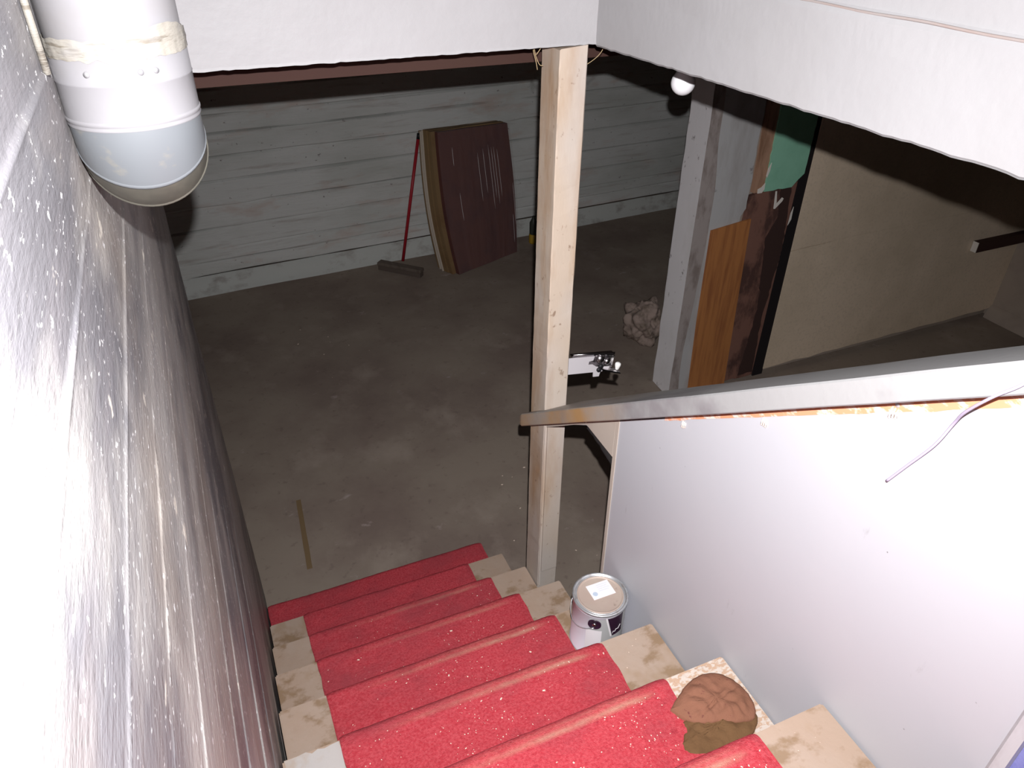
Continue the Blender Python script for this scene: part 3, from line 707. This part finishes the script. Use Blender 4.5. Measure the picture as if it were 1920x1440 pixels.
# ---------------------------------------------------------------- duct
XC, YC, RC = -0.0395, 0.90, 0.0635
dc = empty('vent_duct', (XC, YC, 0.3), 'round white painted metal duct with shaded grey elbow coming down beside the left wall', 'duct')
def ring(c, ax_u, ax_v, r, n=56): return [Vector(c)+ax_u*(r*math.cos(2*math.pi*i/n))+ax_v*(r*math.sin(2*math.pi*i/n)) for i in range(n)]
def sweep(name, items, m, thick=0.0):
    """items: list of (angle in the elbow 0..90 or a height above it, radius)"""
    verts = []; faces = []; n = 56; RB = 0.048; zb = -0.208
    for kind, val, r in items:
        if kind == 'z': c = Vector((XC, YC, val)); u = Vector((1, 0, 0)); v_ = Vector((0, 1, 0))
        elif kind == 'a':
            th = math.radians(val); cc = Vector((XC, YC+RB, zb)); c = cc+Vector((0, -RB*math.cos(th), -RB*math.sin(th)))
            u = Vector((1, 0, 0)); v_ = Vector((0, math.cos(th), math.sin(th)))
        else: c = Vector((XC, val, zb-RB)); u = Vector((1, 0, 0)); v_ = Vector((0, 0, 1))
        verts += ring(c, u, v_, r)
    for j in range(len(items)-1):
        for i in range(n): faces.append((j*n+i, j*n+(i+1) % n, (j+1)*n+(i+1) % n, (j+1)*n+i))
    return pyd(name, verts, faces, m, parent=dc, smooth=True, fix=True)
R0 = RC
sweep('pipe', [('z', TOP-0.001, R0-0.001), ('z', 0.3, R0-0.001), ('z', -0.142, R0-0.001)], 'duct')
sweep('collar', [('z', -0.136, R0-0.001), ('z', -0.136, R0+0.0008), ('z', -0.168, R0+0.001), ('z', -0.169, R0+0.0016), ('z', -0.170, R0+0.001), ('z', -0.205, R0+0.001)], 'duct')
sweep('bead', [('z', -0.202, R0), ('z', -0.2035, R0+0.0018), ('z', -0.2055, R0+0.0020), ('z', -0.2075, R0+0.0012), ('z', -0.2085, R0+0.0006), ('z', -0.210, R0+0.0016), ('z', -0.212, R0+0.0006)], 'duct')
sweep('gore', [('z', -0.2075, R0+0.0003), ('a', 6, R0+0.0003), ('a', 20, R0+0.0003), ('a', 36, R0+0.0006)], 'duct_shaded')['label'] = 'grey galvanised segment with shade painted in'
sweep('bead', [('a', 35, R0), ('a', 36, R0+0.0014), ('a', 37.5, R0+0.0014), ('a', 38.5, R0)], 'duct_shaded')
sweep('gore', [('a', 37, R0+0.0003), ('a', 50, R0+0.0003), ('a', 66, R0+0.0005)], 'duct_deep_shade')['label'] = 'olive grey segment with deeper shade painted in'
sweep('bead', [('a', 64, R0), ('a', 65, R0+0.0016), ('a', 66.5, R0+0.0016), ('a', 68, R0)], 'duct_deep_shade')
sweep('gore', [('a', 66, R0), ('a', 78, R0), ('a', 90, R0), ('y', 1.1, R0), ('y', 1.749, R0)], 'duct_shaded')
# torn tape around the joint: uneven upper edge with a notch
def tape():
    n = 120; verts = []; faces = []
    for i in range(n+1):
        th = math.radians(150+300*i/n)           # leaves a gap at the wall side
        # notch where the two ends meet, facing the camera
        ph = math.degrees(math.atan2(math.sin(th), math.cos(th))); dn = abs(((ph+88+180) % 360)-180)
        top = -0.130+0.012*math.exp(-((dn-45)/30)**2)*(1 if ph > -88 else 0.2)+0.003*nz(i*0.25, 1, 1)-0.017*math.exp(-(dn/5.0)**2)
        bot = -0.1465+0.003*nz(i*0.3, 4, 2)
        for j in range(5):
            t = j/4; z = top+(bot-top)*t; r = R0+0.0016+0.0012*nz(i*0.5, j*0.8, 7)*(1 if j else 0.2)
            verts.append((XC+r*math.cos(th), YC+r*math.sin(th), z))
    for i in range(n):
        for j in range(4): a = i*5+j; faces.append((a, a+1, a+6, a+5))
    pyd('tape', verts, faces, 'tape', parent=dc, smooth=True)['label'] = 'stained torn tape around the joint'
tape()
for dg in (-118, -75, -62):
    th = math.radians(dg); s = lathe('screw', [(0.003, 0), (0.0028, 0.0012), (0.0, 0.0018)], (0, 0, 0), 'duct', n=12)
    s.data.transform(Matrix.Rotation(math.pi/2, 4, 'Y')); s.data.transform(Matrix.Rotation(th, 4, 'Z'))
    s.data.transform(Matrix.Translation(Vector((XC+(R0+0.001)*math.cos(th), YC+(R0+0.001)*math.sin(th), -0.158))-wloc(dc))); s.parent = dc
tube('caulk_strip', [(-0.1015, 0.845, 0.05), (-0.1012, 0.84, -0.10), (-0.1012, 0.842, -0.155)], 0.0035, 'tape', parent=dc, n=6)

# ---------------------------------------------------------------- bare bulb
bp = Vector((1.232, 1.715, -0.4405))
bl = empty('light_bulb', bp, 'bare frosted light bulb hanging just behind the right white wall edge', 'light bulb')
prof = [(0.0, -0.0315)]+[(0.0315*math.sin(math.radians(a)), -0.0315*math.cos(math.radians(a))) for a in range(10, 131, 10)]+[(0.0185, 0.030), (0.0145, 0.040), (0.0135, 0.050)]
lathe('glass', prof, bp, 'bulb', parent=bl, n=40)
lathe('screw_base', [(0.0135, 0.050), (0.0130, 0.052), (0.0135, 0.056), (0.0128, 0.060), (0.0135, 0.064), (0.012, 0.07)], bp, 'brass', parent=bl, n=24, capt=True)
lathe('socket', [(0.018, 0.060), (0.019, 0.064), (0.019, 0.100), (0.012, 0.112), (0.004, 0.116)], bp, 'black', parent=bl, n=24, capt=True, capb=True)
tube('wire', [bp+Vector((0, 0, 0.112)), bp+Vector((0.002, 0, 0.17)), bp+Vector((0, 0, 0.239))], 0.003, 'black', parent=bl, n=8)

# ---------------------------------------------------------------- paint can
cc = Vector((0.8160, 1.212, zk(3)+0.0006))
pc = empty('paint_can', cc, 'white and silver paint can with tan lid standing on a tread beside the carpet', 'paint can')
RCN, HC = 0.0785, 0.188
lathe('body', [(0.0, 0.002), (RCN-0.004, 0.002), (RCN-0.002, 0.0), (RCN, 0.003), (RCN, 0.006), (RCN-0.002, 0.009), (RCN-0.002, HC-0.014), (RCN, HC-0.011), (RCN-0.001, HC-0.008)], cc, 'can_body', parent=pc, n=64)
lathe('rim', [(RCN-0.001, HC-0.010), (RCN+0.0015, HC-0.006), (RCN+0.0015, HC-0.001), (RCN-0.001, HC+0.001), (RCN-0.005, HC), (RCN-0.007, HC-0.006), (RCN-0.011, HC-0.008), (RCN-0.012, HC-0.003)], cc, 'can_steel', parent=pc, n=64)
ld = lathe('lid', [(RCN-0.012, HC-0.006), (RCN-0.0115, HC-0.0015), (RCN-0.014, HC-0.0005), (RCN-0.0155, HC-0.003), (RCN-0.019, HC-0.004), (0.03, HC-0.0042), (0.0001, HC-0.0042)], cc, 'can_lid', parent=pc, n=64)
# sticker on the lid
def rot2(x, y, a): return (x*math.cos(a)-y*math.sin(a), x*math.sin(a)+y*math.cos(a))
a0 = 0.0
q = [rot2(x, y, a0) for x, y in ((-0.029, -0.014), (0.041, -0.014), (0.041, 0.039), (-0.029, 0.039))]
prism('sticker', [(cc.x+0.004+p[0], cc.y+0.003+p[1]) for p in q], 'z', cc.z+HC-0.0041, cc.z+HC-0.0034, 'label_white', parent=pc)
def disc_poly(cx, cy, r, n=20): return [(cx+r*math.cos(6.283*i/n), cy+r*math.sin(6.283*i/n)) for i in range(n)]
d0 = rot2(-0.016, 0.004, a0); prism('printed_mark', disc_poly(cc.x+0.004+d0[0], cc.y+0.003+d0[1], 0.0075), 'z', cc.z+HC-0.0034, cc.z+HC-0.0031, 'label_blue', parent=pc)
for r_ in range(4):
    pp = [rot2(x, y, a0) for x, y in ((0.0, 0.030-0.007*r_), (0.034-0.004*(r_ % 2), 0.030-0.007*r_), (0.034-0.004*(r_ % 2), 0.0308-0.007*r_), (0.0, 0.0308-0.007*r_))]
    prism('printed_line', [(cc.x+0.004+p[0], cc.y+0.003+p[1]) for p in pp], 'z', cc.z+HC-0.0034, cc.z+HC-0.0032, 'label_grey' if r_ == 9 else 'label_blue', parent=pc)
PH0 = math.degrees(math.atan2(-cc.y, -cc.x))
def on_can(dphi, z, out=0.0): th = math.radians(PH0+dphi); r = RCN-0.002+out; return Vector((cc.x+r*math.cos(th), cc.y+r*math.sin(th), cc.z+z))
def can_patch(name, dp0, dp1, z0, z1, m, shape=None, out=0.0004):
    n = 16; v, f = grid(list(np.linspace(0, 1, n)), list(np.linspace(0, 1, 6)), lambda u, w_: on_can(dp0+(dp1-dp0)*u+(shape(u, w_) if shape else 0), z0+(z1-z0)*w_, out))
    return pyd(name, v, f, m, parent=pc, smooth=True)
can_patch('grey_label', -16, 75, 0.012, HC-0.018, 'label_grey')
can_patch('white_label', -22, 12, 0.012, 0.122, 'label_white', out=0.0007)
can_patch('dark_label', 22, 62, 0.095, HC-0.016, 'label_dark', shape=lambda u, w_: (1-w_)*14*(1-u), out=0.0008)
can_patch('label_line', 17.5, 21, 0.094, HC-0.014, 'label_white', shape=lambda u, w_: (1-w_)*14, out=0.0009)
tube('script_mark', smoothpts([on_can(36, 0.104, 0.0012), on_can(38, 0.113, 0.0012), on_can(41, 0.109, 0.0012), on_can(45, 0.117, 0.0012), on_can(50, 0.115, 0.0012), on_can(56, 0.127, 0.0012)], 4), 0.0007, 'label_white', parent=pc, n=5)
# ear with its dark socket and the wire handle
ear_c = on_can(-5, 0.148)
nrm = (ear_c-Vector((cc.x, cc.y, ear_c.z))).normalized()
def ear(name, prof, m, off=0.0):
    s = lathe(name, prof, (0, 0, 0), m, n=24, capt=True, capb=True)
    qn = Vector((0, 0, 1)).rotation_difference(nrm).to_matrix().to_4x4()
    s.data.transform(Matrix.Translation(ear_c+nrm*off-wloc(pc)) @ qn); s.parent = pc
ear('ear', [(0.019, -0.004), (0.019, 0.0015), (0.0175, 0.003), (0.0155, 0.001)], 'label_dark')
ear('ear_boss', [(0.006, 0.0), (0.006, 0.003), (0.003, 0.0045)], 'chrome', 0.001)
hp = []
for i in range(24):
    t = i/23; dphi = -5-172*t; sag = 0.137-0.032*math.sin(math.pi*min(1, t*1.6) if t < 0.625 else math.pi)+0.010*t
    hp.append(on_can(dphi, sag, 0.0045))
tube('handle', hp, 0.0013, 'can_steel', parent=pc, n=6)

# ---------------------------------------------------------------- rag
def rag_layer(name, outline, zbase, m, parent, hgt, seed, rings=16):
    c0 = Vector((sum(p[0] for p in outline)/len(outline), sum(p[1] for p in outline)/len(outline), 0))
    P = smoothpts([(p[0], p[1], 0) for p in outline+[outline[0]]], 8)[:-1]; n = len(P)
    verts = [(c0.x, c0.y, zbase+hgt)]; faces = []
    for j in range(1, rings+1):
        t = j/rings
        for i, p in enumerate(P):
            q = c0.lerp(p, t)
            h = hgt*(1-t**4)*(0.55+0.9*abs(nz(q.x*26, q.y*26, seed)))+0.009*abs(nz(q.x*50+3, q.y*18, seed+2))*(1-t**6)
            crease = 0.006*math.exp(-((q.y-(0.700+0.25*(q.x-0.78)))/0.004)**2)
            verts.append((q.x+0.002*nz(i*0.4, 1, seed), q.y+0.002*nz(i*0.4, 5, seed), zbase+max(0.001, h-crease*(1-t*0.5))))
    for i in range(n): faces.append((0, 1+i, 1+(i+1) % n))
    for j in range(rings-1):
        for i in range(n): a = 1+j*n+i; b = 1+j*n+(i+1) % n; faces.append((a, a+n, b+n, b))
    # hem that turns down to the tread
    base = len(verts)
    for i in range(n): x, y, z = verts[1+(rings-1)*n+i]; verts.append((x, y, zk(1)+0.001 if y > 0.70 or x > 0.86 else zbase-0.006))
    for i in range(n): a = 1+(rings-1)*n+i; b = 1+(rings-1)*n+(i+1) % n; faces.append((a, base+i, base+(i+1) % n, b))
    return pyd(name, verts, faces, m, parent=parent, smooth=True, fix=True)
rg = empty('cleaning_rag', (0.79, 0.69, zk(1)), 'crumpled orange rag with shaded olive brown underside lying on a worn tread beside the carpet', 'rag')
full = [(0.708, 0.738), (0.735, 0.768), (0.774, 0.777), (0.815, 0.781), (0.850, 0.770), (0.874, 0.738), (0.880, 0.700), (0.874, 0.650), (0.850, 0.622), (0.80, 0.612), (0.74, 0.612), (0.690, 0.630), (0.676, 0.655), (0.700, 0.690)]
rag_layer('under_fold', [(0.706, 0.70), (0.76, 0.72), (0.83, 0.72), (0.868, 0.69), (0.874, 0.650), (0.850, 0.622), (0.80, 0.606), (0.74, 0.600), (0.684, 0.622), (0.670, 0.648), (0.694, 0.676)], zk(1)+0.012, 'rag_shaded', rg, 0.012, 3)['label'] = 'olive brown underside fold with shadow painted in'
rag_layer('upper_fold', [(0.694, 0.735), (0.735, 0.760), (0.772, 0.777), (0.815, 0.783), (0.852, 0.770), (0.876, 0.738), (0.884, 0.700), (0.878, 0.664), (0.858, 0.640), (0.822, 0.646), (0.785, 0.664), (0.745, 0.676), (0.712, 0.700)], zk(1)+0.022, 'rag', rg, 0.016, 8)

rg.scale = (0.93, 0.92, 0.85); rg.location.y -= 0.006

# ---------------------------------------------------------------- wrapped cardboard leaning on the far wall
bx = empty('cardboard_bundle', (2.2, 5.72, ZF), 'bundle of brown cardboard sheets in clear film leaning against the far wall', 'cardboard')
def bund(s, t, d):
    """s across, t up, d depth behind the front sheet (m)"""
    B0 = Vector((1.935, 5.545, ZF+0.002)); B1 = Vector((2.585, 5.800, ZF+0.002))
    T0 = Vector((1.875, 5.80, -1.690)); T1 = Vector((2.535, 5.93, -1.712))
    p = B0.lerp(B1, s).lerp(T0.lerp(T1, s), t)
    bow = math.sin(math.pi*min(1, t))
    p += Vector((-0.055*(1-s), -0.05-0.03*(1-s), 0))*bow
    back_ = Vector((-0.36, 0.93, 0))*d*(1-0.12*t) + Vector((-0.05, 0, 0))*d*(1-t)
    return p+back_
def sheet(name, d, th, m, s0=0.0, s1=1.0, t1=1.0, t0=0.0, edge=None):
    S = np.linspace(s0, s1, 12); T = np.linspace(t0, t1, 22)
    def fr(s, t, dd):
        wob = 0.006*nz(s*3+d*20, t*3, d*9); p = bund(s, t, dd); return p+Vector((0, wob, 0.01*nz(s*2, d*30, 1) if t > 0.97 else 0))
    v1, f1 = grid(S, T, lambda s, t: fr(s, t, d)); n = len(v1)
    v2, f2 = grid(S, T, lambda s, t: fr(s, t, d+th)); v = v1+v2; f = f1+[tuple(i+n for i in q[::-1]) for q in f2]
    a = len(S); b = len(T)
    for j in range(b-1):
        f.append((j*a, (j+1)*a, n+(j+1)*a, n+j*a)); f.append((j*a+a-1, n+j*a+a-1, n+(j+1)*a+a-1, (j+1)*a+a-1))
    for i in range(a-1):
        f.append((i, n+i, n+i+1, i+1)); f.append(((b-1)*a+i, (b-1)*a+i+1, n+(b-1)*a+i+1, n+(b-1)*a+i))
    o = pyd(name, v, f, m, parent=bx, fix=True)
    return o
sheet('cardboard_sheet', 0.000, 0.040, 'cardboard', s0=0.0, s1=1.0)
sheet('cardboard_sheet', 0.045, 0.045, 'cardboard_tan', s0=-0.05, s1=0.99, t1=1.0)
sheet('cardboard_sheet', 0.095, 0.050, 'cardboard_tan', s0=-0.06, s1=0.99, t1=1.0)
sheet('cardboard_sheet', 0.150, 0.010, 'cardboard_edge', s0=-0.075, s1=0.98, t1=0.995)
sheet('cardboard_sheet', 0.166, 0.018, 'cardboard_tan', s0=-0.05, s1=1.0, t1=0.99)
sheet('cardboard_sheet', 0.190, 0.008, 'cardboard_edge', s0=-0.06, s1=1.0, t1=0.985)
sheet('cardboard_sheet', 0.205, 0.030, 'cardboard_tan', s0=-0.04, s1=1.02, t1=0.98)
v, f = grid(np.linspace(-0.01, 1.02, 46), np.linspace(0.005, 1.006, 40), lambda s, t: bund(s, t, -0.010)+Vector((0, 0.007*nz(s*26, t*2.5, 4), 0)))
pyd('plastic_film', v, f, 'film', parent=bx, smooth=True)
for (s, t0_, t1_) in ((0.50, 0.50, 0.84), (0.58, 0.55, 0.86), (0.66, 0.42, 0.88), (0.70, 0.50, 0.86), (0.735, 0.45, 0.86), (0.78, 0.50, 0.84), (0.96, 0.25, 0.58), (0.16, 0.78, 0.90), (0.93, 0.10, 0.34), (0.20, 0.40, 0.60)):
    tube('film_streak', [bund(s+0.02*(t1_-t)*1.0, t, -0.020) for t in np.linspace(t0_, t1_, 8)], [0.0006]+[0.0022]*6+[0.0006], 'film_streak', parent=bx, n=5)

# ---------------------------------------------------------------- broom
br = empty('push_broom', (1.53, 5.87, ZF), 'push broom with a thin red handle leaning beside the cardboard bundle', 'broom')
tube('handle', [(1.535, 5.880, -2.775), (1.65, 5.915, -2.25), (1.757, 5.950, -1.77)], 0.0135, 'red_stick', parent=br, n=12)
tube('handle_tip', [(1.757, 5.950, -1.77), (1.767, 5.953, -1.725)], 0.0145, 'black', parent=br, n=12)
poly = [(1.31, 5.905), (1.36, 5.955), (1.655, 5.655), (1.605, 5.605)]
prism('head_block', poly, 'z', -2.790, -2.762, 'broom_wood', parent=br, bevel=0.004)
prism('bristles', [(1.318, 5.905), (1.36, 5.947), (1.647, 5.655), (1.605, 5.613)], 'z', ZF+0.002, -2.791, 'bristle', parent=br)

# small bottle by the far wall
bb = Vector((2.805, 5.93, ZF))
bo = empty('plastic_bottle', bb, 'small dark bottle with yellow bottom by the far wall behind the post', 'bottle')
lathe('base', [(0.036, 0.002), (0.040, 0.01), (0.040, 0.085), (0.036, 0.09)], bb, 'yellow', parent=bo, n=20, capb=True, capt=True)
lathe('body', [(0.034, 0.091), (0.036, 0.10), (0.036, 0.20), (0.020, 0.235), (0.014, 0.245), (0.014, 0.262)], bb, 'dark_bottle', parent=bo, n=20, capt=True)

# insulation clump behind the pier
bm = bmesh.new(); bmesh.ops.create_icosphere(bm, subdivisions=5, radius=1)
for v_ in bm.verts:
    p = v_.co.copy(); d = 1+0.40*noise.fractal(p*1.6, 1.0, 2.0, 3)+0.06*noise.noise(p*9)
    v_.co = Vector((2.80+p.x*0.125*d, 4.0+p.y*0.14*d, ZF+0.165+p.z*0.165*d))
    v_.co.z = max(v_.co.z, ZF+0.002)
o = bmo('insulation_clump', bm, 'clump', loc=(2.80, 4.0, ZF), smooth=True); tag(o, 'crumpled heap of dirty insulation on the floor behind the pale pier', 'debris')

# lath lying on the floor and small chips
o = prism('wood_lath', rough_poly([(0.146, 3.238), (0.171, 3.238), (0.136, 2.726), (0.110, 2.726)], 0.002, 0.05), 'z', ZF+0.0005, ZF+0.007, 'lath', loc=(0.14, 2.98, ZF))
tag(o, 'thin wood lath lying on the floor beyond the bottom step', 'lath')
def chip():
    a, b = rnd.choice([(0.55, 5.0), (0.62, 4.9), (1.30, 2.35), (1.42, 2.6), (1.35, 2.9), (3.3, 5.1), (0.3, 3.6)]); return (a+rnd.gauss(0, 0.16), b+rnd.gauss(0, 0.2), ZF+0.002)
c = crumbs('floor_chips', 24, chip, None, size=(0.002, 0.005)); tag(c, 'pale plaster chips scattered over the dark floor', 'debris', kind='stuff')

# frayed twine at the head of the post
tw = empty('twine_scraps', (0.87, 1.80, -0.36), 'frayed straw-coloured twine scraps hanging at the top of the post', 'twine')
for pts in ([(0.842, 1.80, -0.343), (0.838, 1.80, -0.352), (0.846, 1.80, -0.378), (0.8505, 1.80, -0.398)],
            [(0.840, 1.80, -0.345), (0.845, 1.80, -0.365), (0.856, 1.80, -0.386), (0.866, 1.80, -0.389)],
            [(0.862, 1.80, -0.343), (0.852, 1.80, -0.356), (0.846, 1.80, -0.362)],
            [(1.03, 1.79, -0.345), (1.026, 1.79, -0.362), (1.010, 1.79, -0.378), (0.985, 1.79, -0.392), (0.971, 1.79, -0.398)],
            [(1.005, 1.79, -0.346), (1.02, 1.79, -0.352), (1.036, 1.79, -0.360), (1.040, 1.79, -0.352)]):
    tube('strand', smoothpts(pts, 5), 0.0009, 'twine', parent=tw, n=5)

# ---------------------------------------------------------------- lift everything so the basement floor is z = 0
for o in bpy.data.objects:
    if o.parent is None and o.type in ('MESH', 'EMPTY'): o.location.z += H
